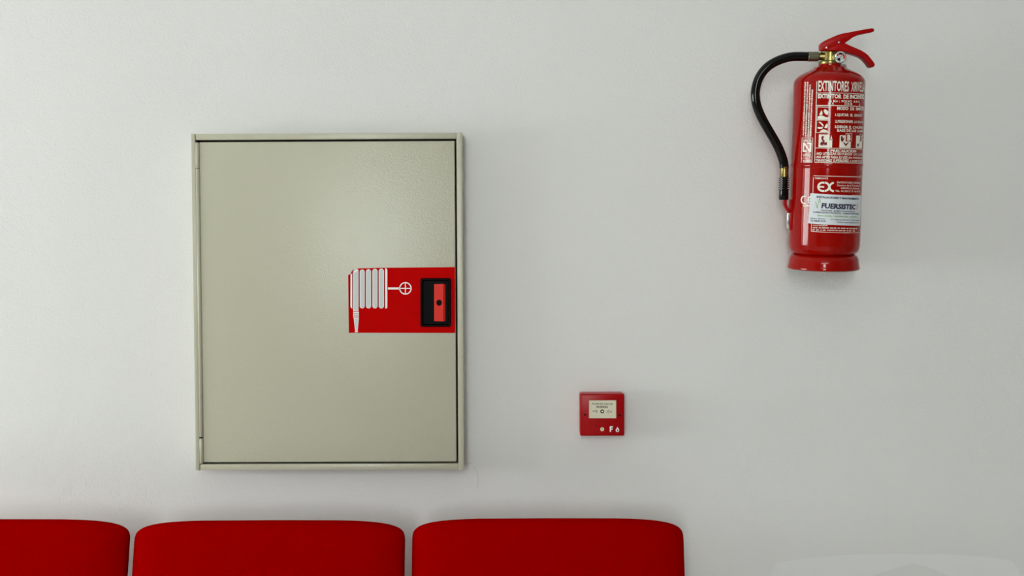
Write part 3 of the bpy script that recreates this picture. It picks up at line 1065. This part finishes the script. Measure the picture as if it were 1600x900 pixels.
# wall bracket behind the neck
w0 = EM @ Vector((0, 0, zl(98)))
bm = bmesh.new()
box(bm, w0.x - .012, w0.x + .012, -.003, 0, w0.z - .14, w0.z - .06, .0008)
tube(bm, [(w0.x, -.002, w0.z - .085), (w0.x, w0.y + .05, w0.z - .03), (w0.x, w0.y + .022, w0.z - .006)], .004, 10)
br = tag(obj('wall_bracket', bm, 'steel'), 'steel wall hook behind the neck of the red extinguisher', 'bracket')

# ------------------------------------------------------------------ chairs
def make_chair(px, py_top, label):
    lean = R(-13)
    top = at(px, py_top, -0.195)
    W, Hh = 0.2617, 0.215
    # backrest outline
    n = 96
    outl = []
    Hc = 0.06
    for i in range(n):
        a = 2 * math.pi * i / n
        c_, s_ = math.cos(a), math.sin(a)
        e_ = 2 / 8.0
        x = W * math.copysign(abs(c_) ** e_, c_)
        z = Hc * math.copysign(abs(s_) ** e_, s_)
        z += (Hh - Hc) * (1 if s_ > 1e-6 else (-1 if s_ < -1e-6 else 0))
        z -= 0.009 * (x / W) ** 4 * (1 if s_ > 0 else -1)
        outl.append((x, z))
    bm = bmesh.new()
    S = [1.0, .997, .99, .98, .965, .945, .92, .885, .84, .78, .68, .55, .4, .2]

    def th(s, Tt, p):
        return Tt * (1 - s ** p) ** 0.5
    fr = []
    bk = []
    for s in S:
        fr.append([bm.verts.new((x * s, -th(s, .034, 9) - .008 * (1 - (x * s / W) ** 2), z * s)) for x, z in outl])
        if s < 1:
            bk.append([bm.verts.new((x * s, th(s, .022, 14) - .008 * (1 - (x * s / W) ** 2), z * s)) for x, z in outl])
    bk = [fr[0]] + bk
    for st_ in (fr, bk):
        for a, b in zip(st_, st_[1:]):
            for i in range(n):
                j = (i + 1) % n
                bm.faces.new((a[i], a[j], b[j], b[i]))
        cv = bm.verts.new((0, sum(v.co.y for v in st_[-1]) / n, 0))
        for i in range(n):
            bm.faces.new((st_[-1][i], st_[-1][(i + 1) % n], cv))
    rot = Matrix.Rotation(lean, 3, 'X')
    ctr = Vector((top.x, -0.195 - Hh * math.sin(-lean), top.z - Hh * math.cos(lean)))
    bmesh.ops.rotate(bm, cent=(0, 0, 0), matrix=rot, verts=bm.verts)
    bmesh.ops.translate(bm, vec=ctr, verts=bm.verts)
    root = empty('upholstered_chair', (top.x, -0.44, 0), label, 'chair', 'red waiting chairs along the wall')
    obj('backrest', bm, 'fabric', root, smooth=179)
    # seat pad
    zs = ctr.z - Hh * math.cos(lean) - 0.02
    ys = ctr.y - Hh * math.sin(-lean)
    bm = box(bmesh.new(), top.x - .25, top.x + .25, ys - .44, ys + .02, zs - .07, zs, .025, 4)
    obj('seat', bm, 'fabric', root, smooth=60)
    for sx in (-1, 1):
        x = top.x + sx * .215
        bm = tube(bmesh.new(), [(x, ys - .38, 0.0), (x, ys - .38, zs - .066)], .011, 12)
        obj('leg', bm, 'steel_dark', root, smooth=60)
        bm = tube(bmesh.new(), spline([(x, ys + .05, 0.0), (x, ys + .015, zs - .16), (x, ys + .03, zs + .05), (ctr.x + sx * .215, ctr.y + .012, ctr.z)], 6), .011, 12)
        obj('leg', bm, 'steel_dark', root, smooth=60)
        bm = tube(bmesh.new(), [(x, ys - .38, zs - .08), (x, ys + .01, zs - .08)], .009, 12)
        obj('seat_rail', bm, 'steel_dark', root, smooth=60)
    return root


make_chair(-5, 811.0, 'red upholstered chair cut off by the left edge of the picture')
make_chair(423, 812.5, 'red upholstered chair below the hose cabinet')
make_chair(855.5, 809.5, 'red upholstered chair below the call point, rightmost of the row')
